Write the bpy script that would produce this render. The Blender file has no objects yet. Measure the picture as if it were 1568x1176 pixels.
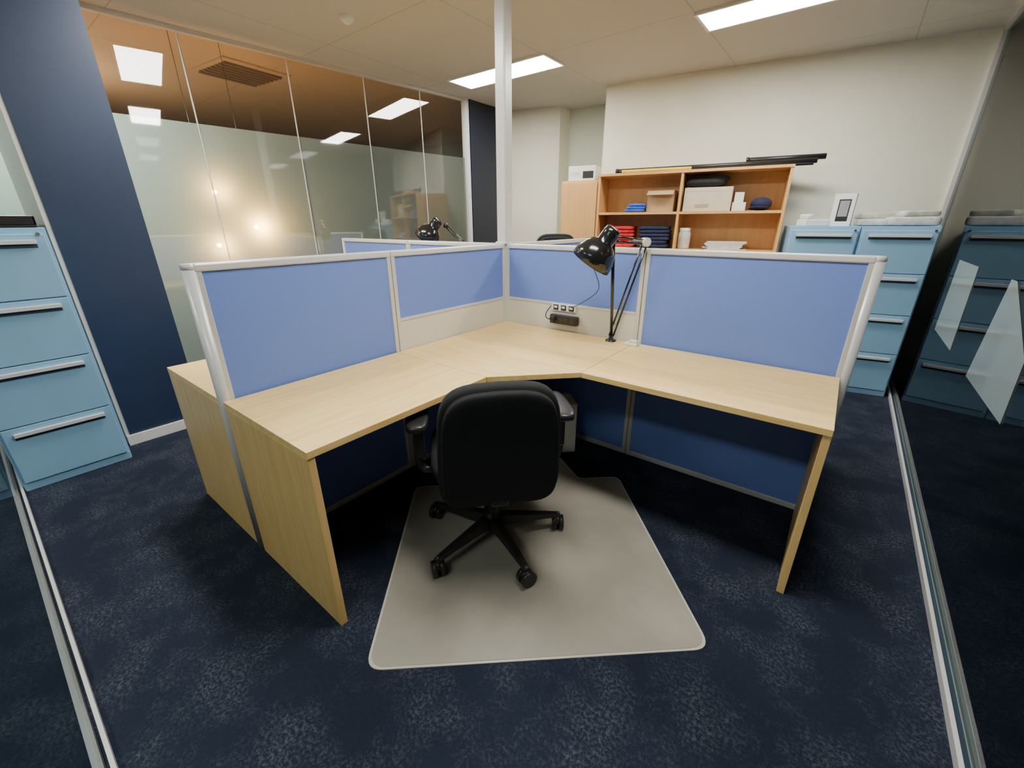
import bpy, bmesh, math, random
from mathutils import Vector, Matrix, Quaternion
random.seed(3)
COL=bpy.context.scene.collection
# ---------------------------------------------------------------- materials
def newmat(n):
    m=bpy.data.materials.new(n);m.use_nodes=True
    nt=m.node_tree;return m,nt,nt.nodes['Principled BSDF']
def pm(n,c,rough=.5,metal=0,spec=.5,noise=0,nscale=30,bump=0,bscale=200,coat=0):
    m,nt,b=newmat(n)
    b.inputs['Base Color'].default_value=(*c,1);b.inputs['Roughness'].default_value=rough
    b.inputs['Metallic'].default_value=metal;b.inputs['Specular IOR Level'].default_value=spec
    b.inputs['Coat Weight'].default_value=coat
    tc=nt.nodes.new('ShaderNodeTexCoord')
    if noise:
        t=nt.nodes.new('ShaderNodeTexNoise');t.inputs['Scale'].default_value=nscale;t.inputs['Detail'].default_value=4
        nt.links.new(tc.outputs['Object'],t.inputs['Vector'])
        r=nt.nodes.new('ShaderNodeValToRGB')
        r.color_ramp.elements[0].position=.3;r.color_ramp.elements[1].position=.7
        r.color_ramp.elements[0].color=(*[x*(1-noise) for x in c],1)
        r.color_ramp.elements[1].color=(*[min(1,x*(1+noise)) for x in c],1)
        nt.links.new(t.outputs['Fac'],r.inputs[0]);nt.links.new(r.outputs[0],b.inputs['Base Color'])
    if bump:
        t=nt.nodes.new('ShaderNodeTexNoise');t.inputs['Scale'].default_value=bscale;t.inputs['Detail'].default_value=3
        nt.links.new(tc.outputs['Object'],t.inputs['Vector'])
        bp=nt.nodes.new('ShaderNodeBump');bp.inputs['Strength'].default_value=bump;bp.inputs['Distance'].default_value=.002
        nt.links.new(t.outputs['Fac'],bp.inputs['Height']);nt.links.new(bp.outputs[0],b.inputs['Normal'])
    return m
def oak(n,c1,c2,scale=(2,40,40),rough=.36):
    m,nt,b=newmat(n)
    tc=nt.nodes.new('ShaderNodeTexCoord');mp=nt.nodes.new('ShaderNodeMapping');mp.inputs['Scale'].default_value=scale
    nt.links.new(tc.outputs['Object'],mp.inputs[0])
    t=nt.nodes.new('ShaderNodeTexNoise');t.inputs['Scale'].default_value=1;t.inputs['Detail'].default_value=6;t.inputs['Roughness'].default_value=.6
    t.inputs['Distortion'].default_value=.4
    nt.links.new(mp.outputs[0],t.inputs['Vector'])
    r=nt.nodes.new('ShaderNodeValToRGB');r.color_ramp.elements[0].position=.32;r.color_ramp.elements[1].position=.62
    r.color_ramp.elements[0].color=(*c1,1);r.color_ramp.elements[1].color=(*c2,1)
    nt.links.new(t.outputs['Fac'],r.inputs[0]);nt.links.new(r.outputs[0],b.inputs['Base Color'])
    b.inputs['Roughness'].default_value=rough
    return m
def emis(n,c,s):
    m=bpy.data.materials.new(n);m.use_nodes=True;nt=m.node_tree;nt.nodes.clear()
    e=nt.nodes.new('ShaderNodeEmission');o=nt.nodes.new('ShaderNodeOutputMaterial');e.inputs[0].default_value=(*c,1);e.inputs[1].default_value=s
    nt.links.new(e.outputs[0],o.inputs[0]);return m
def glass(n,tint,base,power,gain,frost=None,rough=.02,refl=(1,1,1),clear=.22,tl_=.5,tlx=2.2):
    """thin sheet glass: transparent + reflective by facing angle; optional frosted film colour"""
    m=bpy.data.materials.new(n);m.use_nodes=True;nt=m.node_tree;nt.nodes.clear();N=nt.nodes.new;L=nt.links.new
    o=N('ShaderNodeOutputMaterial');lw=N('ShaderNodeLayerWeight');lw.inputs[0].default_value=.5
    p=N('ShaderNodeMath');p.operation='POWER';p.inputs[1].default_value=power;L(lw.outputs['Facing'],p.inputs[0])
    ma=N('ShaderNodeMath');ma.operation='MULTIPLY_ADD';ma.inputs[1].default_value=gain;ma.inputs[2].default_value=base;ma.use_clamp=True;L(p.outputs[0],ma.inputs[0])
    g=N('ShaderNodeBsdfGlossy');g.inputs['Roughness'].default_value=rough;g.inputs[0].default_value=(*refl,1)
    tr=N('ShaderNodeBsdfTransparent');tr.inputs[0].default_value=(*tint,1)
    body=tr
    if frost:
        d=N('ShaderNodeBsdfDiffuse');d.inputs[0].default_value=(*frost,1)
        tl=N('ShaderNodeBsdfTranslucent');tl.inputs[0].default_value=(*[min(1,x*tlx) for x in frost],1)
        m1=N('ShaderNodeMixShader');m1.inputs[0].default_value=tl_;L(d.outputs[0],m1.inputs[1]);L(tl.outputs[0],m1.inputs[2])
        m2=N('ShaderNodeMixShader');m2.inputs[0].default_value=clear;L(m1.outputs[0],m2.inputs[1]);L(tr.outputs[0],m2.inputs[2]);body=m2
    mx=N('ShaderNodeMixShader');L(ma.outputs[0],mx.inputs[0]);L(body.outputs[0],mx.inputs[1]);L(g.outputs[0],mx.inputs[2]);L(mx.outputs[0],o.inputs[0])
    return m
def carpet_mat():
    m,nt,b=newmat('carpet_navy');N=nt.nodes.new;L=nt.links.new
    tc=N('ShaderNodeTexCoord')
    n1=N('ShaderNodeTexNoise');n1.inputs['Scale'].default_value=95;n1.inputs['Detail'].default_value=3;n1.inputs['Roughness'].default_value=.75
    n2=N('ShaderNodeTexNoise');n2.inputs['Scale'].default_value=5;n2.inputs['Detail'].default_value=5;n2.inputs['Roughness'].default_value=.65
    for t in (n1,n2): L(tc.outputs['Object'],t.inputs['Vector'])
    r1=N('ShaderNodeValToRGB');r1.color_ramp.elements[0].position=.44;r1.color_ramp.elements[1].position=.64;L(n1.outputs['Fac'],r1.inputs[0])
    r2=N('ShaderNodeValToRGB');r2.color_ramp.elements[0].position=.44;r2.color_ramp.elements[0].color=(.08,.08,.08,1);r2.color_ramp.elements[1].position=.66;L(n2.outputs['Fac'],r2.inputs[0])
    mu=N('ShaderNodeMath');mu.operation='MULTIPLY';L(r1.outputs[0],mu.inputs[0]);L(r2.outputs[0],mu.inputs[1])
    mx=N('ShaderNodeMix');mx.data_type='RGBA';mx.inputs[6].default_value=(.0135,.0190,.036,1);mx.inputs[7].default_value=(.076,.088,.115,1)
    L(mu.outputs[0],mx.inputs[0]);L(mx.outputs[2],b.inputs['Base Color'])
    b.inputs['Roughness'].default_value=.95;b.inputs['Specular IOR Level'].default_value=.15
    bp=N('ShaderNodeBump');bp.inputs['Strength'].default_value=.5;bp.inputs['Distance'].default_value=.004;L(n1.outputs['Fac'],bp.inputs['Height']);L(bp.outputs[0],b.inputs['Normal'])
    return m
def ceiling_mat(n,c,line):
    m,nt,b=newmat(n);N=nt.nodes.new;L=nt.links.new
    tc=N('ShaderNodeTexCoord');mp=N('ShaderNodeMapping');mp.inputs['Location'].default_value=(.54,-.0,0);L(tc.outputs['Object'],mp.inputs[0])
    br=N('ShaderNodeTexBrick');br.offset=0;br.inputs['Color1'].default_value=(*c,1);br.inputs['Color2'].default_value=(*[x*.98 for x in c],1);br.inputs['Mortar'].default_value=(*line,1)
    br.inputs['Scale'].default_value=1;br.inputs['Mortar Size'].default_value=.004;br.inputs['Brick Width'].default_value=1.2;br.inputs['Row Height'].default_value=1.2
    L(mp.outputs[0],br.inputs['Vector']);L(br.outputs['Color'],b.inputs['Base Color']);b.inputs['Roughness'].default_value=.6
    return m
M={}
M['carpet']=carpet_mat()
M['ceil']=ceiling_mat('ceiling_tiles',(.56,.53,.475),(.38,.36,.32))
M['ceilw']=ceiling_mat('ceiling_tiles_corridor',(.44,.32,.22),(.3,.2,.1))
M['wall']=pm('wall_paint',(.84,.83,.70),.7,noise=.03,nscale=3)
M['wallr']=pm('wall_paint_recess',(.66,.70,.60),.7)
M['navy']=pm('navy_paint',(.020,.038,.085),.45,noise=.08,nscale=2)
M['navyd']=pm('navy_door_paint',(.012,.016,.032),.45)
M['dark']=pm('dark_wall',(.05,.055,.06),.7)
M['oak']=oak('desk_oak',(.88,.57,.185),(.98,.72,.30),(3,34,34))
M['oaky']=oak('desk_oak_lengthwise',(.88,.57,.185),(.98,.72,.30),(34,3,34))
M['oakz']=oak('panel_oak',(.80,.51,.18),(.89,.62,.25),(34,34,3))
M['beech']=oak('bookcase_beech',(.66,.36,.12),(.74,.43,.16),(20,20,2))
M['blue']=pm('blue_fabric',(.17,.27,.71),.9,spec=.1,noise=.05,nscale=300,bump=.3,bscale=700)
M['alu']=pm('aluminium_frame',(.66,.67,.66),.35,metal=.2)
M['post']=pm('post_enamel',(.70,.71,.72),.3,metal=.1)
M['tile']=pm('panel_tile',(.68,.68,.61),.5)
M['black']=pm('black_plastic',(.020,.020,.021),.35)
M['fabric']=pm('black_fabric',(.014,.016,.017),.8,spec=.3,bump=.5,bscale=400)
M['blackg']=pm('black_enamel',(.012,.012,.013),.18,coat=.4)
M['steel']=pm('steel',(.5,.5,.48),.25,metal=.9)
M['cab']=pm('cabinet_blue',(.26,.49,.71),.38,noise=.03,nscale=4)
M['cabd']=pm('cabinet_gap',(.02,.05,.08),.5)
M['louv']=pm('vent_louvre',(.13,.09,.06),.5)
M['mat']=pm('mat_vinyl',(.355,.335,.285),.30,noise=.13,nscale=3.5)
M['rim']=pm('mat_rim',(.58,.57,.50),.4)
M['white']=pm('white_plastic',(.80,.80,.77),.4)
M['card']=pm('cardboard',(.45,.33,.19),.8,noise=.08,nscale=12)
M['cardw']=pm('carton_beige',(.62,.54,.40),.8,noise=.05,nscale=12)
M['red']=pm('red_cloth',(.55,.02,.03),.9,noise=.3,nscale=25,bump=.4,bscale=60)
M['navyc']=pm('navy_cloth',(.015,.02,.06),.9,noise=.3,nscale=25,bump=.4,bscale=60)
M['royal']=pm('royal_cloth',(.03,.12,.60),.9,noise=.3,nscale=25)
M['blk']=pm('black_cloth',(.015,.015,.018),.85,noise=.3,nscale=25,bump=.4,bscale=60)
M['yellow']=pm('yellow_tape',(.90,.65,.01),.5)
M['paper']=pm('paper',(.7,.69,.64),.8,noise=.1,nscale=30)
M['plas']=pm('plastic_wrap',(.62,.63,.60),.2,noise=.25,nscale=14,bump=.8,bscale=30)
M['light']=emis('light_diffuser',(1,.96,.88),50)
M['bulb']=emis('warm_bulb',(1,.6,.25),200)
M['gup']=glass('clear_glass',(.80,.84,.80),.09,3.0,.5)
M['gfr']=glass('frosted_glass',(.75,.8,.76),.12,2.2,.50,frost=(.085,.108,.098),rough=.03,clear=.15,tl_=.5,tlx=4.5)
M['geast']=glass('partition_glass',(.45,.52,.52),.045,3.5,.30)
M['gdec']=glass('film_decal',(.7,.8,.8),.1,3,.3,frost=(.42,.52,.53),rough=.1,clear=.30,tl_=.3)
# ---------------------------------------------------------------- mesh helpers
def empty(n,loc=(0,0,0),rz=0):
    e=bpy.data.objects.new(n,None);e.empty_display_size=.1;e.location=loc;e.rotation_euler=(0,0,rz);COL.objects.link(e);return e
def finish(n,bm,mat,parent=None,smooth=False,bevel=0,seg=2):
    bmesh.ops.recalc_face_normals(bm,faces=bm.faces)
    me=bpy.data.meshes.new(n);bm.to_mesh(me);bm.free()
    me.materials.append(mat)
    o=bpy.data.objects.new(n,me);COL.objects.link(o)
    if parent: o.parent=parent
    if smooth:
        for p in me.polygons:p.use_smooth=True
    if bevel:
        b=o.modifiers.new('b','BEVEL');b.width=bevel;b.segments=seg;b.limit_method='ANGLE'
    return o
def box(n,p,x0,x1,y0,y1,z0,z1,mat,bevel=0,seg=2):
    bm=bmesh.new();bmesh.ops.create_cube(bm,size=1)
    for v in bm.verts: v.co=Vector(((x0+x1)/2+v.co.x*(x1-x0),(y0+y1)/2+v.co.y*(y1-y0),(z0+z1)/2+v.co.z*(z1-z0)))
    return finish(n,bm,mat,p,bevel=bevel,seg=seg)
def prism(n,p,pts,z0,z1,mat,bevel=0,seg=2):
    bm=bmesh.new()
    a=[bm.verts.new((x,y,z0)) for x,y in pts];b=[bm.verts.new((x,y,z1)) for x,y in pts]
    bm.faces.new(a[::-1]);bm.faces.new(b)
    for i in range(len(pts)):
        j=(i+1)%len(pts);bm.faces.new((a[i],a[j],b[j],b[i]))
    return finish(n,bm,mat,p,bevel=bevel,seg=seg)
def quad(n,p,vs,mat):
    bm=bmesh.new();bm.faces.new([bm.verts.new(v) for v in vs]);me=bpy.data.meshes.new(n);bm.to_mesh(me);bm.free();me.materials.append(mat)
    o=bpy.data.objects.new(n,me);COL.objects.link(o)
    if p:o.parent=p
    return o
def tube(n,p,a,b,r,mat,r2=None,seg=20,smooth=True):
    a=Vector(a);b=Vector(b);d=b-a;q=d.to_track_quat('Z','Y')
    bm=bmesh.new();bmesh.ops.create_cone(bm,cap_ends=True,segments=seg,radius1=r,radius2=r if r2 is None else r2,depth=d.length)
    bmesh.ops.transform(bm,matrix=Matrix.Translation((a+b)/2)@q.to_matrix().to_4x4(),verts=bm.verts)
    o=finish(n,bm,mat,p)
    for f in o.data.polygons:
        if len(f.vertices)==4:f.use_smooth=True
    return o
def lathe(n,p,prof,mat,loc=(0,0,0),axis=(0,0,1),seg=32):
    q=Vector(axis).to_track_quat('Z','Y');bm=bmesh.new();rings=[]
    for r,z in prof:
        rings.append([bm.verts.new((r*math.cos(2*math.pi*i/seg),r*math.sin(2*math.pi*i/seg),z)) for i in range(seg)])
    for k in range(len(rings)-1):
        for i in range(seg):
            j=(i+1)%seg;bm.faces.new((rings[k][i],rings[k][j],rings[k+1][j],rings[k+1][i]))
    bmesh.ops.transform(bm,matrix=Matrix.Translation(Vector(loc))@q.to_matrix().to_4x4(),verts=bm.verts)
    return finish(n,bm,mat,p,smooth=True)
def sup(n,p,loc,dims,e1,e2,mat,rot=(0,0,0),bend=0,taper=0,nu=20,nv=48):
    def c(w,e):
        k=math.cos(w);return math.copysign(abs(k)**e,k)
    def s(w,e):
        k=math.sin(w);return math.copysign(abs(k)**e,k)
    bm=bmesh.new();rows=[]
    R=Matrix.Translation(Vector(loc))@(Matrix.Rotation(rot[2],4,'Z')@Matrix.Rotation(rot[1],4,'Y')@Matrix.Rotation(rot[0],4,'X'))
    for i in range(nu+1):
        u=-math.pi/2+math.pi*i/nu
        row=[]
        for j in range(nv):
            v=-math.pi+2*math.pi*j/nv
            x=dims[0]/2*c(u,e1)*c(v,e2);y=dims[1]/2*c(u,e1)*s(v,e2);z=dims[2]/2*s(u,e1)
            x*=1+taper*(y/(dims[1]/2));z+=bend*(x/(dims[0]/2))**2
            row.append(bm.verts.new(R@Vector((x,y,z))))
        rows.append(row)
    for i in range(nu):
        for j in range(nv):
            k=(j+1)%nv;bm.faces.new((rows[i][j],rows[i][k],rows[i+1][k],rows[i+1][j]))
    bmesh.ops.remove_doubles(bm,verts=bm.verts,dist=1e-5)
    return finish(n,bm,mat,p,smooth=True)
def wire(n,p,pts,r,mat):
    cu=bpy.data.curves.new(n,'CURVE');cu.dimensions='3D';cu.bevel_depth=r;cu.bevel_resolution=3
    s=cu.splines.new('NURBS');s.points.add(len(pts)-1)
    for i,q in enumerate(pts): s.points[i].co=(*q,1)
    s.use_endpoint_u=True;s.order_u=3
    cu.materials.append(mat);o=bpy.data.objects.new(n,cu);COL.objects.link(o)
    if p:o.parent=p
    return o
# ---------------------------------------------------------------- room shell
ZC=2.65;D=.72;P=1.232
box('floor',None,-6,4.6,-4.6,4.2,-.05,0,M['carpet'])
# west glazed partition runs along this line
GA=Vector((-2.46,-2.39));GB=Vector((-1.963,1.73))
def gx(y): return GA.x+(GB.x-GA.x)*(y-GA.y)/(GB.y-GA.y)
prism('ceiling',None,[(gx(-4.6),-4.6),(4.6,-4.6),(4.6,4.2),(gx(4.2),4.2)],ZC,ZC+.05,M['ceil'])
prism('ceiling_corridor',None,[(-6,-4.6),(gx(-4.6),-4.6),(gx(4.2),4.2),(-6,4.2)],ZC,ZC+.05,M['ceilw'])
box('wall_west',None,-6.05,-6,-4.6,4.2,0,ZC,M['dark'])
box('wall_south',None,-6,4.6,-4.65,-4.6,0,ZC,M['dark'])
box('wall_east',None,4.6,4.65,-4.6,4.2,0,ZC,M['dark'])
# north wall (skewed), recess, side wall
prism('wall_north',None,[(-.49,2.29),(2.36,2.80),(2.36,4.2),(-.49,4.2)],0,ZC,M['wall'])
prism('wall_north_east',None,[(2.36,3.6),(4.6,3.6),(4.6,4.2),(2.36,4.2)],0,ZC,M['dark'])
prism('wall_recess',None,[(-1.30,2.95),(-.49,3.0),(-.49,4.2),(-1.30,4.2)],0,ZC,M['wallr'])
prism('wall_column',None,[(-1.98,2.50),(-1.45,2.66),(-1.30,2.72),(-1.30,4.2),(-1.98,4.2)],0,ZC,M['wall'])
prism('wall_northwest',None,[(-1.98,1.80),(-1.93,1.80),(-1.93,2.52),(-1.98,2.52)],0,ZC,M['navyd'])
box('wall_corridor_north',None,-6,-1.98,3.6,3.7,0,ZC,M['dark'])
# navy pillar
box('pillar',None,-2.33,-1.66,-1.88,-1.47,0,ZC,M['navy'])
box('trim_1',None,-2.33,-1.665,-1.90,-1.88,0,ZC,M['tile'])
bp_=empty('baseboard_pillar')
box('front',bp_,-1.66,-1.645,-1.90,-1.47,0,.07,M['white'],.002)
# west glass partition
wg=empty('window_1')
seams=[-2.39,-1.6,-.84,-.12,.55,1.16,1.73]
FZ=2.06
for i in range(len(seams)-1):
    a,b=seams[i]+.003,seams[i+1]-.003
    quad('frosted_pane_%d'%i,wg,[(gx(a),a,.05),(gx(b),b,.05),(gx(b),b,FZ),(gx(a),a,FZ)],M['gfr'])
    quad('clear_pane_%d'%i,wg,[(gx(a),a,FZ),(gx(b),b,FZ),(gx(b),b,ZC-.03),(gx(a),a,ZC-.03)],M['gup'])
    if 0<i: box('seam_%d'%i,wg,gx(a)-.004,gx(a)+.004,a-.006,a,.05,ZC-.03,M['tile'])
def rail(n,p,y0,y1,z0,z1,w,mat):
    prism(n,p,[(gx(y0)-w,y0),(gx(y0)+w,y0),(gx(y1)+w,y1),(gx(y1)-w,y1)],z0,z1,mat)
rail('bottom_track',wg,-2.39,1.73,0,.05,.02,M['alu']);rail('top_track',wg,-2.39,1.73,ZC-.03,ZC,.02,M['alu'])
rail('jamb',wg,1.73,1.78,0,ZC,.03,M['alu'])
# east glass partition
eg=empty('window_2')
for i,(a,b) in enumerate([(-2.39,-1.2),(-1.2,.1),(.1,1.4),(1.4,2.795)]):
    quad('pane_%d'%i,eg,[(2.36,a,.03),(2.36,b,.03),(2.36,b,ZC-.03),(2.36,a,ZC-.03)],M['geast'])
for k,x in enumerate((2.338,2.372)): box('floor_track_%d'%k,eg,x-.006,x+.006,-2.39,2.79,0,.03,M['post'])
box('track_bed',eg,2.338,2.372,-2.39,2.79,0,.008,M['cabd'])
box('top_track',eg,2.335,2.375,-2.39,2.79,ZC-.03,ZC,M['alu'])
box('corner_jamb',eg,2.335,2.375,2.76,2.80,0,ZC,M['alu'])
# film shapes stuck on the glass
def decal(n,pts): quad(n,eg,[(2.357,y,z) for y,z in pts],M['gdec'])
decal('film_shape_1',[(.42,.70),(-.20,.70),(-.16,.92),(.26,1.14),(.34,1.14)])
decal('film_shape_2',[(1.48,.71),(.88,.71),(.96,1.14),(1.50,1.14)])
# south glass partition
sg=empty('window_3')
for i,(a,b) in enumerate([(-2.46,-1.2),(-1.2,0.1),(.1,1.3),(1.3,2.36)]):
    quad('pane_%d'%i,sg,[(a,-2.40,.03),(b,-2.40,.03),(b,-2.40,ZC-.03),(a,-2.40,ZC-.03)],M['geast'])
for k,y in enumerate((-2.39,-2.42)): box('floor_track_%d'%k,sg,-2.46,2.36,y-.005,y+.005,0,.03,M['post'])
box('top_track',sg,-2.46,2.36,-2.42,-2.385,ZC-.03,ZC,M['alu'])
# ---------------------------------------------------------------- ceiling fittings
def ceiling_light(x0,x1,y0,y1):
    e=empty('ceiling_light',((x0+x1)/2,(y0+y1)/2,ZC))
    hx,hy=(x1-x0)/2,(y1-y0)/2
    box('frame_a',e,-hx-.02,hx+.02,-hy-.02,-hy,-.012,0,M['white']);box('frame_b',e,-hx-.02,hx+.02,hy,hy+.02,-.012,0,M['white'])
    box('frame_c',e,-hx-.02,-hx,-hy,hy,-.012,0,M['white']);box('frame_d',e,hx,hx+.02,-hy,hy,-.012,0,M['white'])
    box('diffuser',e,-hx,hx,-hy,hy,-.008,-.001,M['light'])
ceiling_light(-1.62,-.53,1.19,1.50);ceiling_light(.67,1.76,1.24,1.54)
ceiling_light(-1.62,-.53,-1.20,-.90);ceiling_light(.67,1.76,-1.20,-.90)
ceiling_light(-1.62,-.53,-3.60,-3.30);ceiling_light(.67,1.76,-3.60,-3.30)  # unseen pair added beyond the south glass as fill for desk ends and chair
sd=empty('smoke_detector',(-1.20,-.18,ZC))
lathe('body',sd,[(0,-.04),(.02,-.04),(.028,-.03),(.045,-.022),(.05,0)],M['white'])
av=empty('air_vent',(-2.95,-.15,ZC),.1)
box('plate',av,-.30,.30,-.30,.30,-.012,0,M['ceilw'])
for k in range(7): 
    o=box('louvre_%d'%k,av,-.24+k*.07,-.20+k*.07,-.25,.25,-.03,-.012,M['louv'])
for (x,y,z,en) in [(-2.36,-.54,1.33,30),(-2.40,-.79,1.60,13),(-2.40,-.85,1.19,13)]:
    e=empty('wall_lamp',(x,y,z));sup('bulb',e,(0,0,0),(.035,.035,.035),1,1,M['bulb'],nu=8,nv=16);tube('stem',e,(0,0,.015),(0,0,ZC-z),.002,M['black'],seg=8)
    l=bpy.data.lights.new('glow','POINT');l.energy=en;l.color=(1,.47,.13);l.shadow_soft_size=.02
    lo=bpy.data.objects.new('glow',l);lo.location=(.04,0,0);lo.parent=e;COL.objects.link(lo)
# ---------------------------------------------------------------- workstation
ws=empty('office_partition')
T=.025
def screen(axis,s,segs,name):
    def bx(n,a,b,t,z0,z1,mat,bevel=0):
        a,b=sorted((s*a,s*b))
        if axis=='x': return box(n,ws,a,b,-t,t,z0,z1,mat,bevel)
        return box(n,ws,-t,t,a,b,z0,z1,mat,bevel)
    for i,(a,b,tile) in enumerate(segs):
        q='%s_%d'%(name,i)
        bx(q+'_post_a',a,a+.022,T,.02,P-.02,M['alu'],.003);bx(q+'_post_b',b-.022,b,T,.02,P-.02,M['alu'],.003)
        bx(q+'_top',a,b,T+.003,P-.028,P,M['post'],.006)
        bx(q+'_bottom',a,b,T,.0,.03,M['alu'],.003)
        zt=.885 if tile else D-.03
        bx(q+'_fabric',a+.022,b-.022,T-.006,zt+.006,P-.028,M['blue'])
        if tile:
            bx(q+'_rail',a+.022,b-.022,T,zt-.008,zt+.008,M['alu'],.002)
            bx(q+'_tile',a+.022,b-.022,T-.003,D-.01,zt-.008,M['tile'])
            bx(q+'_railb',a+.022,b-.022,T,D-.03,D-.008,M['alu'],.002)
            bx(q+'_lower',a+.022,b-.022,T-.006,.03,D-.03,M['blue'])
        else:
            bx(q+'_lower',a+.022,b-.022,T-.006,.03,D-.024,M['blue'])
screen('x',1,[(.03,.968,True),(.972,1.905,False)],'east')
screen('y',-1,[(.03,.935,True),(.939,1.762,False)],'south')
screen('x',-1,[(.03,.96,True),(.964,1.88,False)],'west')
screen('y',1,[(.03,1.10,True)],'north')
def endpost(x,y,h=P):
    tube('end_post',ws,(x,y,0),(x,y,h-.012),.0265,M['post']);sup('end_cap',ws,(x,y,h-.013),(.056,.056,.028),.6,1,M['post'],nu=8,nv=20)
endpost(0,-1.766);endpost(1.91,0);endpost(-1.885,0);endpost(0,1.105)
box('hub_post',ws,-.032,.032,-.032,.032,0,P,M['alu'],.003)
pole=empty('power_pole')
box('shaft',pole,-.037,.037,-.037,.037,P,ZC,M['post'],.008,3);box('collar',pole,-.045,.045,-.045,.045,ZC-.02,ZC,M['post'],.004);box('foot',pole,-.045,.045,-.045,.045,P-.002,P+.012,M['post'],.004)
def desk(sx,sy,LX,LY,A,W=.655,name='corner_desk'):
    e=empty(name)
    t=.028
    def px(pts):
        q=[(sx*x,sy*y) for x,y in pts]
        return q if sx*sy>0 else q[::-1]
    g=.0015
    prism('corner_top',e,px([(t,t),(A-g,t),(A-g,W),(W,A-g),(t,A-g)]),D-.025,D,M['oak'],.0015)
    if LX>A+.05:
        prism('side_top_x',e,px([(A+g,t),(LX,t),(LX,W),(A+g,W)]),D-.025,D,M['oak'],.0015)
        prism('end_panel_x',e,px([(LX-.025,t+.01),(LX,t+.01),(LX,W-.003),(LX-.025,W-.003)]),0,D-.025,M['oakz'],.0015)
    if LY>A+.05:
        prism('side_top_y',e,px([(t,A+g),(W,A+g),(W,LY),(t,LY)]),D-.025,D,M['oaky'],.0015)
        prism('end_panel_y',e,px([(t+.01,LY-.025),(W-.003,LY-.025),(W-.003,LY),(t+.01,LY)]),0,D-.025,M['oakz'],.0015)
    prism('corner_leg',e,px([(.05,.05),(.16,.05),(.16,.08),(.08,.16),(.05,.16)]),0,D-.025,M['tile'],.003)
    return e
d1=desk(1,-1,1.90,1.784,.96)
desk(-1,-1,1.85,1.784,.96);desk(-1,1,1.85,1.09,.96);desk(1,1,1.85,1.09,.96)
# pale computer case standing under the corner of the desk
pc=empty('computer_case',(.52,-.30,.006),math.radians(-45))
box('body',pc,-.09,.09,-.2,.2,.012,.34,M['tile'],.006);box('front',pc,-.09,.09,-.212,-.2,.012,.34,M['white'],.006)
for k in (-.07,.07): box('foot_%.2f'%k,pc,k-.015,k+.015,-.15,.15,.0,.014,M['black'])
# power sockets on tile, power board
so=empty('power_outlets',(.485,-.0,.865))
box('plate',so,-.085,.085,-.030,-.022,-.022,.022,M['white'],.002)
for k in (-.055,0,.055):
    box('socket_%.2f'%k,so,k-.018,k+.018,-.033,-.030,-.016,.016,M['black'],.001);box('face_%.2f'%k,so,k-.011,k+.011,-.036,-.033,-.004,.010,M['white'],.001)
pb=empty('power_board',(.50,-.0,.795))
box('body',pb,-.095,.095,-.062,-.026,-.028,.028,M['black'],.005)
for k in range(3): box('outlet_%d'%k,pb,-.03+k*.04,-.005+k*.04,-.064,-.06,-.012,.012,M['blackg'],.002)
lathe('plug',pb,[(0,.03),(.014,.03),(.02,.02),(.02,0)],M['black'],(-.065,-.06,.005),(0,-1,0))
wire('cord',pb,[(-.065,-.08,0),(-.11,-.09,.0),(-.13,-.05,.04),(-.10,-.04,.075)],.003,M['black'])
sn=empty('cable_grommet',(.965,-.085,D));box('block',sn,-.035,.035,-.02,.02,0,.018,M['white'],.005,3);box('plug',sn,-.012,.03,-.015,.015,.018,.032,M['white'],.005)
# ---------------------------------------------------------------- desk lamps
def lamp(base,elbow,joint,head,axis,extra=None,scale=1):
    e=empty('desk_lamp',base);b=Vector(base)
    L=lambda q:tuple(Vector(q)-b)
    lathe('clamp_base',e,[(0,.035),(.012,.035),(.014,.012),(.03,.008),(.032,0)],M['blackg'])
    def arm(n,a,c,off):
        a=Vector(L(a));c=Vector(L(c));dr=(c-a).normalized();sd=dr.cross(Vector((.61,-.79,0))).normalized()*off
        tube(n+'_rod_a',e,a+sd,c+sd,.005,M['blackg'],seg=12);tube(n+'_rod_b',e,a-sd,c-sd,.005,M['blackg'],seg=12)
        pts=[];m0=a.lerp(c,.12);m1=a.lerp(c,.42);n_=14;u=dr.orthogonal().normalized();w=dr.cross(u)
        for i in range(n_*8+1):
            k=i/(n_*8);an=k*n_*2*math.pi;pts.append(m0.lerp(m1,k)+(u*math.cos(an)+w*math.sin(an))*.007)
        wire(n+'_spring',e,pts,.0014,M['steel'])
    bt=(base[0],base[1],base[2]+.03)
    arm('lower',bt,elbow,.012);arm('upper',elbow,joint,.010)
    tube('elbow_bracket',e,Vector(L(elbow))+Vector((-.015,.01,0)),Vector(L(elbow))+Vector((.015,-.01,0)),.022,M['white'] if extra else M['blackg'])
    if extra: tube('support_rod',e,L(bt),L(joint),.009,M['blackg'],seg=12)
    sup('neck',e,L(joint),(.045,.045,.045),1,1,M['blackg'],nu=10,nv=20)
    ax=Vector(axis).normalized();s=scale
    prof=[(0,-.125),(.022,-.125),(.032,-.118),(.036,-.10),(.036,-.06),(.050,-.052),(.072,-.030),(.086,.002),(.092,.042),(.089,.042),(.082,.004),(.066,-.024),(.03,-.046),(0,-.05)]
    lathe('shade',e,[(r*s,z*s) for r,z in prof],M['blackg'],L(head),ax)
    sup('bulb',e,tuple(Vector(L(head))-ax*.012),(.05,.05,.06),1,1,M['tile'],nu=10,nv=20)
    return e
lamp((.83,-.065,D),(.975,-.07,1.265),(.875,-.235,1.285),(.812,-.285,1.212),(-.50,-.16,-.80),True,1.18)
lamp((-.55,.13,D),(-.62,.32,1.16),(-.92,.36,1.335),(-1.02,.26,1.27),(-.5,-.2,-.70),False,1.2)
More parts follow.
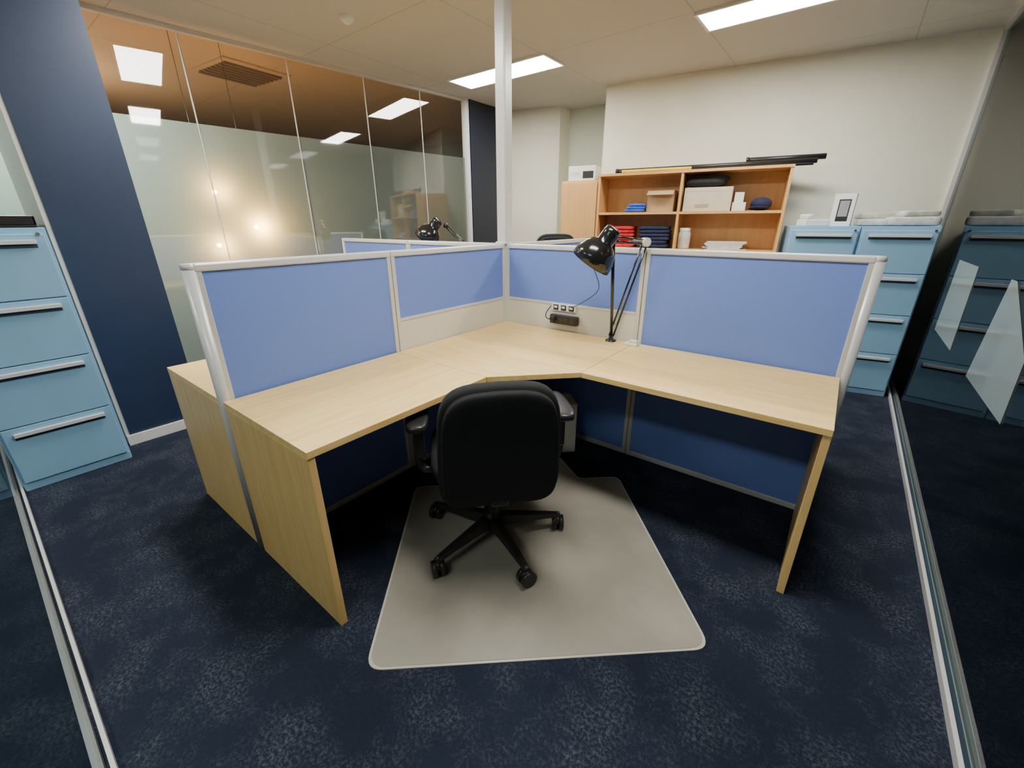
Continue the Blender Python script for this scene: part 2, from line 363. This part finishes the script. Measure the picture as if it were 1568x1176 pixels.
wire('lamp_cord',None,[(.80,-.30,1.16),(.78,-.15,1.05),(.72,-.06,.98),(.60,-.04,.90),(.54,-.036,.872)],.002,M['black'])
# ---------------------------------------------------------------- chair mat
def roundpoly(pts,rad,n=6):
    out=[];N=len(pts)
    for i in range(N):
        p=Vector(pts[i]);a=Vector(pts[i-1]);b=Vector(pts[(i+1)%N]);r=rad[i]
        u=(a-p).normalized();w=(b-p).normalized();p0=p+u*r;p1=p+w*r
        for k in range(n+1):
            t=k/n;out.append(tuple((1-t)**2*p0+2*t*(1-t)*p+t*t*p1))
    return out
mt=empty('chair_mat')
A0=Vector((.86,-1.83));B0=Vector((1.735,-1.065));C0=Vector((1.045,-.29));D0=Vector((.20,-1.06))
ed=(C0-D0);up=Vector((-.68,.73))
outl=[A0,B0,C0,D0+ed*.80,D0+ed*.74+up*.26,D0+ed*.26+up*.26,D0+ed*.20,D0]
outl=[tuple(v) for v in outl]
rp=roundpoly(outl,[.06,.06,.05,.03,.05,.05,.03,.05])
prism('rim',mt,rp,0,.004,M['rim'])
cc=Vector((.95,-1.05))
inn=[tuple(cc+(Vector(q)-cc)*.985) for q in rp]
prism('sheet',mt,inn,.004,.0055,M['mat'])
# ---------------------------------------------------------------- office chair
def chair(loc,face,starang,top=.87,backbot=.365,armz=.64,bw=.432):
    e=empty('office_chair',loc,face)
    for k in range(5):
        an=starang-face+k*2*math.pi/5;dx,dy=math.cos(an),math.sin(an)
        bm=bmesh.new();secs=[(.03,.030,.075,.128),(.12,.024,.078,.118),(.24,.019,.075,.10),(.32,.014,.068,.088)];rings=[]
        for r,w,z0,z1 in secs:
            cx,cy=dx*r,dy*r
            rings.append([bm.verts.new((cx-dy*w,cy+dx*w,z0)),bm.verts.new((cx+dy*w,cy-dx*w,z0)),bm.verts.new((cx+dy*w*.7,cy-dx*w*.7,z1)),bm.verts.new((cx-dy*w*.7,cy+dx*w*.7,z1))])
        for i in range(3):
            for j in range(4):
                jj=(j+1)%4;bm.faces.new((rings[i][j],rings[i][jj],rings[i+1][jj],rings[i+1][j]))
        bm.faces.new(rings[0]);bm.faces.new(rings[3][::-1])
        finish('base_arm_%d'%k,bm,M['black'],e,bevel=.004)
        cx,cy=dx*.31,dy*.31;wa=an+random.uniform(-.8,.8);wx,wy=math.cos(wa),math.sin(wa)
        z=.0345
        for sgn in (-1,1):
            tube('caster_%d_%d'%(k,sgn),e,(cx+wx*.006*sgn,cy+wy*.006*sgn,z),(cx+wx*.026*sgn,cy+wy*.026*sgn,z),.0335,M['black'],seg=24)
        sup('caster_hood_%d'%k,e,(cx,cy,.048),(.055,.05,.045),1,1,M['black'],nu=8,nv=16)
        tube('caster_stem_%d'%k,e,(cx,cy,.05),(cx,cy,.09),.008,M['steel'],seg=10)
    tube('hub',e,(0,0,.065),(0,0,.14),.045,M['black'],.036)
    prof=[]
    for i in range(9): prof+= [(.036,.14+i*.017),(.028,.1485+i*.017)]
    lathe('gas_bellows',e,prof,M['black']);tube('column',e,(0,0,.14),(0,0,.37),.024,M['black'])
    box('mechanism',e,-.09,.09,-.12,.10,.355,.405,M['black'],.012)
    tube('lever',e,(.08,.0,.385),(.25,-.02,.365),.006,M['black'],seg=10);sup('lever_knob',e,(.26,-.02,.363),(.06,.03,.02),.7,.7,M['black'])
    tube('tension_knob',e,(-.10,.0,.38),(-.16,0,.38),.018,M['black'])
    sup('seat_pan',e,(0,.01,.415),(.47,.45,.05),.5,.5,M['black'])
    sup('seat_cushion',e,(0,.01,.455),(.50,.48,.095),.6,.45,M['fabric'],bend=.012)
    h=top-backbot;zc=(top+backbot)/2
    sup('back_cushion',e,(0,-.245,zc),(bw,h,.085),.55,.42,M['fabric'],rot=(math.radians(98),0,0),bend=.03,taper=-.05)
    sup('back_shell',e,(0,-.272,zc-.005),(bw*.94,h*.95,.06),.35,.44,M['fabric'],rot=(math.radians(98),0,0),bend=.03,taper=-.05)
    box('back_bracket',e,-.035,.035,-.27,-.10,.365,.40,M['black'],.01)
    for sgn in (-1,1):
        x=sgn*.29
        wire('arm_support_%d'%sgn,e,[(sgn*.15,-.02,.40),(sgn*.26,-.02,.40),(sgn*.295,-.02,.42),(sgn*.298,-.02,.50),(x,-.01,armz-.02)],.016,M['black'])
        box('arm_sleeve_%d'%sgn,e,x-.022,x+.022,-.045,.015,.47,armz-.015,M['black'],.008)
        sup('arm_pad_%d'%sgn,e,(x,.0,armz),(.09,.27,.042),.5,.6,M['black'],nu=12,nv=32)
    return e
chair((.79,-1.10,.0055),math.radians(37.7+10),math.radians(-96))
chair((-.60,1.46,0),math.radians(45),math.radians(20),top=1.265,backbot=.50,armz=.66)
# ---------------------------------------------------------------- filing cabinets
def cabinet(loc,rz,w=.462,dp=.60,h=1.325):
    e=empty('filing_cabinet',loc,rz)   # front faces -Y, x 0..w
    box('carcass',e,0,w,.02,dp,0,h,M['cab'],.003)
    box('plinth',e,.004,w-.004,.012,.03,0,.045,M['cab'],.002)
    st=(h-.075)/4
    for k in range(4):
        z0=.05+k*st;z1=z0+st-.004
        box('drawer_%d'%k,e,.012,w-.012,.0,.022,z0,z1-.0,M['cab'],.004)
        zp=z1-.042
        box('pull_recess_%d'%k,e,.05,w-.05,-.003,.004,zp-.024,zp+.006,M['cabd'],.001)
        box('pull_%d'%k,e,.05,w-.05,-.018,.0,zp+.002,zp+.014,M['post'],.003)
        box('pull_lip_%d'%k,e,.05,w-.05,-.020,-.014,zp-.006,zp+.014,M['post'],.002)
    tube('lock',e,(w-.035,.003,h-.03),(w-.035,-.006,h-.03),.008,M['steel'],seg=16)
    return e
rz=math.atan2(.17,.91)
c1=cabinet((1.395,1.96,0),rz);c2=cabinet((1.395+.468*math.cos(rz),1.96+.468*math.sin(rz),0),rz)
cabinet((-1.44,-2.383,0),math.radians(90),w=.455,h=1.345)
tr=empty('document_tray',(-1.75,-2.16,1.345))
box('tray',tr,-.27,.29,-.20,.21,0,.012,M['black'],.004);box('lip',tr,-.27,.29,.198,.21,.012,.055,M['black'],.004);box('lip_b',tr,.278,.29,-.2,.21,.012,.055,M['black'],.004);box('folder',tr,-.22,.25,-.16,.17,.012,.04,M['blk'],.004)
def onfr(o,x,y,z): 
    v=Matrix.Rotation(rz,3,'Z')@Vector((x,y,0));return (o[0]+v.x,o[1]+v.y,z)
KO=(1.395,1.96)
ph=empty('phone_carton',onfr(KO,.34,.14,1.325),rz-.25)
box('carton',ph,-.068,.068,-.04,.04,0,.235,M['white'],.002);box('printed_device',ph,-.035,.042,-.0415,-.04,.035,.195,M['black'],.001)
box('printed_screen',ph,-.027,.034,-.0425,-.0415,.07,.185,pm('screen_grey',(.3,.3,.33),.3))
dp_=empty('desk_phone',onfr(KO,.16,.16,1.325),rz+.3)
prism('body',dp_,[(-.09,-.08),(.09,-.08),(.09,.08),(-.09,.08)],0,.05,M['white'],.008,3);box('handset',dp_,-.08,-.03,-.07,.07,.05,.09,M['white'],.012,3);box('keys',dp_,-.01,.07,-.06,.02,.05,.056,M['alu'],.002)
pk=empty('wrapped_documents',onfr(KO,.68,.22,1.325),rz)
for k,(x,y,w,d_,z,h) in enumerate([(-.08,0,.30,.26,0,.05),(.10,.0,.32,.30,.0,.065),(-.10,.04,.24,.2,.05,.045),(.12,-.02,.24,.2,.065,.04)]):
    sup('wrap_%d'%k,pk,(x,y,z+h/2+.002),(w,d_,h+.004),.35,.25,M['plas'],rot=(0,0,k*.12-.1))
# ---------------------------------------------------------------- bookcase
rb=math.atan2(.49,2.742);BO=(-.315,1.895)
bc=empty('bookcase',(BO[0],BO[1],0),rb)
W,H,dd=1.645,1.80,.35;t=.022
box('side_left',bc,0,t,0,dd,0,H-t,M['beech'],.001);box('side_right',bc,W-t,W,0,dd,0,H-t,M['beech'],.001)
box('divider',bc,.775,.775+t,.003,dd,0,H-t,M['beech'],.001);box('top',bc,-.005,W+.005,-.005,dd,H-t,H,M['beech'],.001)
box('back',bc,t,W-t,dd-.012,dd-.004,0,H-t,M['beech'])
for k,z in enumerate((.05,.42,.78,1.115,1.45)):
    box('shelf_l_%d'%k,bc,t,.775,.004,dd-.012,z-t,z,M['beech'],.001);box('shelf_r_%d'%k,bc,.775+t,W-t,.004,dd-.012,z-t,z,M['beech'],.001)
cb=empty('cupboard',(BO[0]-.388*math.cos(rb),BO[1]-.388*math.sin(rb),0),rb)
box('carcass',cb,0,.38,.018,dd,0,1.755,M['beech'],.001);box('door_leaf',cb,.002,.378,0,.016,.04,1.735,M['beech'],.002);tube('knob',cb,(.34,.0,1.0),(.34,-.025,1.0),.008,M['steel'])
def bl(n,x,y,z,r=0): 
    v=Matrix.Rotation(rb,3,'Z')@Vector((x,y,0));return empty(n,(BO[0]+v.x,BO[1]+v.y,z),rb+r)
pr=bl('printer_carton',-.19,.13,1.755,.03);box('carton',pr,-.14,.14,-.1,.1,0,.135,M['white'],.002);box('print_a',pr,.01,.12,-.1012,-.1,.02,.085,M['black']);box('print_b',pr,-.12,-.02,-.1012,-.1,.05,.08,M['alu'])
def pole_(n,a,b,r,mat,seg=14):
    va=Matrix.Rotation(rb,3,'Z')@Vector((a[0],a[1],0));vb=Matrix.Rotation(rb,3,'Z')@Vector((b[0],b[1],0))
    e=empty(n,(BO[0]+va.x,BO[1]+va.y,a[2]));tube('shaft',e,(0,0,0),(vb.x-va.x,vb.y-va.y,b[2]-a[2]),r,mat,seg=seg);tube('end_cap',e,(0,0,0),(.02*1,.0036,0),r*1.15,M['black'],seg=seg);return e
pole_('banner_pole',(.15,.070,H+.024),(1.80,.070,H+.024),.020,M['black'])
pole_('banner_pole',(.75,.20,H+.028),(1.79,.20,H+.028),.024,M['blk'])
pole_('banner_pole',(.20,.022,H+.015),(.85,.022,H+.015),.013,M['yellow'])
pole_('banner_pole',(1.28,.13,H+.060),(1.86,.13,H+.058),.022,M['black'])
# shelf contents
z1=1.451;z2=1.116
o=bl('folded_royal_shirts',.36,.13,z1);[sup('fold_%d'%k,o,(0.01*k,0,.016+k*.024),(.20-.02*k,.2,.030),.5,.4,M['royal'],rot=(0,0,.1*k)) for k in range(3)]
o=bl('open_cardboard_box',.60,.19,z1)
box('front',o,-.125,.125,-.10,-.096,0,.19,M['card']);box('back',o,-.125,.125,.10,.104,0,.19,M['card']);box('left',o,-.125,-.121,-.1,.1,0,.19,M['card']);box('right',o,.121,.125,-.1,.1,0,.19,M['card']);box('bottom',o,-.12,.12,-.1,.1,0,.004,M['card'])
f=box('flap',o,-.12,.12,-.085,.0,-.002,.002,M['card']);f.location=(0,-.1,.19);f.rotation_euler=(.5,0,0)
o=bl('archive_box',1.02,.15,z1);box('carton',o,-.20,.20,-.13,.13,0,.20,M['cardw'],.002);box('label',o,-.10,.02,-.1312,-.13,.03,.06,M['card']);box('lid_seam',o,-.20,.20,-.1308,-.13,.165,.168,M['card'])
o=bl('black_backpack',.98,.15,z1+.202);sup('bag',o,(0,0,.046),(.36,.22,.09),.8,.6,M['blk']);sup('fold',o,(.10,-.02,.07),(.2,.16,.06),.8,.7,M['blk'])
o=bl('small_white_carton',1.285,.12,z1);box('a',o,-.055,.055,-.05,.05,0,.07,M['white'],.002)
box('b',o,-.045,.03,-.01,.06,.07,.155,M['white'],.002)
o=bl('baseball_cap',1.46,.14,z1);sup('crown',o,(0,.02,.055),(.17,.18,.11),.9,1,M['navyc']);sup('peak',o,(-.02,-.07,.02),(.16,.13,.015),.5,.8,M['navyc'],rot=(-.15,0,0))
o=bl('red_shirt_stack',.22,.16,z2)
for k in range(6): sup('fold_%d'%k,o,(random.uniform(-.012,.012),0,.022+k*.033),(.31,.24,.042),.5,.35,M['red'],rot=(0,0,random.uniform(-.06,.06)))
o=bl('navy_shirt_stack',.57,.16,z2)
for k in range(6): sup('fold_%d'%k,o,(random.uniform(-.012,.012),0,.022+k*.033),(.30,.24,.042),.5,.35,M['navyc'],rot=(0,0,random.uniform(-.06,.06)))
o=bl('plastic_jar',.86,.12,z2);lathe('jar',o,[(0,0),(.05,0),(.055,.01),(.055,.14),(.045,.16),(.045,.17)],M['plas']);lathe('lid',o,[(.05,.16),(.05,.19),(0,.19)],M['white'])
o=bl('paper_stack',1.22,.14,z2)
for k in range(9): box('sheet_%d'%k,o,-.16+random.uniform(-.03,.03),.16+random.uniform(-.03,.03),-.11,.1,k*.008,k*.008+.007,M['paper'])
# ---------------------------------------------------------------- lights
def area(n,loc,sx,sy,e,c,rot=(0,0,0)):
    l=bpy.data.lights.new(n,'AREA');l.shape='RECTANGLE';l.size=sx;l.size_y=sy;l.energy=e;l.color=c
    o=bpy.data.objects.new(n,l);o.location=loc;o.rotation_euler=rot;COL.objects.link(o);return o
area('corridor_fill',(-4.2,0,ZC-.05),.3,.3,30,(1,.8,.6))  # added warm fill for the room behind the west glass, no fixture there
area('corridor_fill',(-3.1,-1.8,ZC-.05),.3,.3,150,(.93,1,.92))  # added fill that lights the frosted film from behind, fading northwards
area('corridor_ceiling_fill',(-4.0,-1.4,1.7),.3,.3,30,(1,.70,.45),(math.pi,0,0))  # added upward fill, only brightens the brown corridor ceiling
w=bpy.data.worlds.new('world');bpy.context.scene.world=w;w.use_nodes=True;w.node_tree.nodes['Background'].inputs[0].default_value=(.5,.55,.6,1);w.node_tree.nodes['Background'].inputs[1].default_value=.05
# ---------------------------------------------------------------- camera
th,ro,yaw=.3709,.0035,.6586
F=Vector((-math.sin(yaw),math.cos(yaw),0));R=Vector((math.cos(yaw),math.sin(yaw),0));U=Vector((0,0,1))
fw=F*math.cos(th)-U*math.sin(th);dn=-F*math.sin(th)-U*math.cos(th)
r2=R*math.cos(ro)+dn*math.sin(ro);d2=-R*math.sin(ro)+dn*math.cos(ro)
cam=bpy.data.cameras.new('camera');co=bpy.data.objects.new('camera',cam);COL.objects.link(co)
m=Matrix((( r2.x,-d2.x,-fw.x,1.8078),(r2.y,-d2.y,-fw.y,-2.2652),(r2.z,-d2.z,-fw.z,1.3623),(0,0,0,1)))
co.matrix_world=m
cam.sensor_width=36;cam.lens=637.15/1568*36;cam.clip_start=.01
bpy.context.scene.camera=co
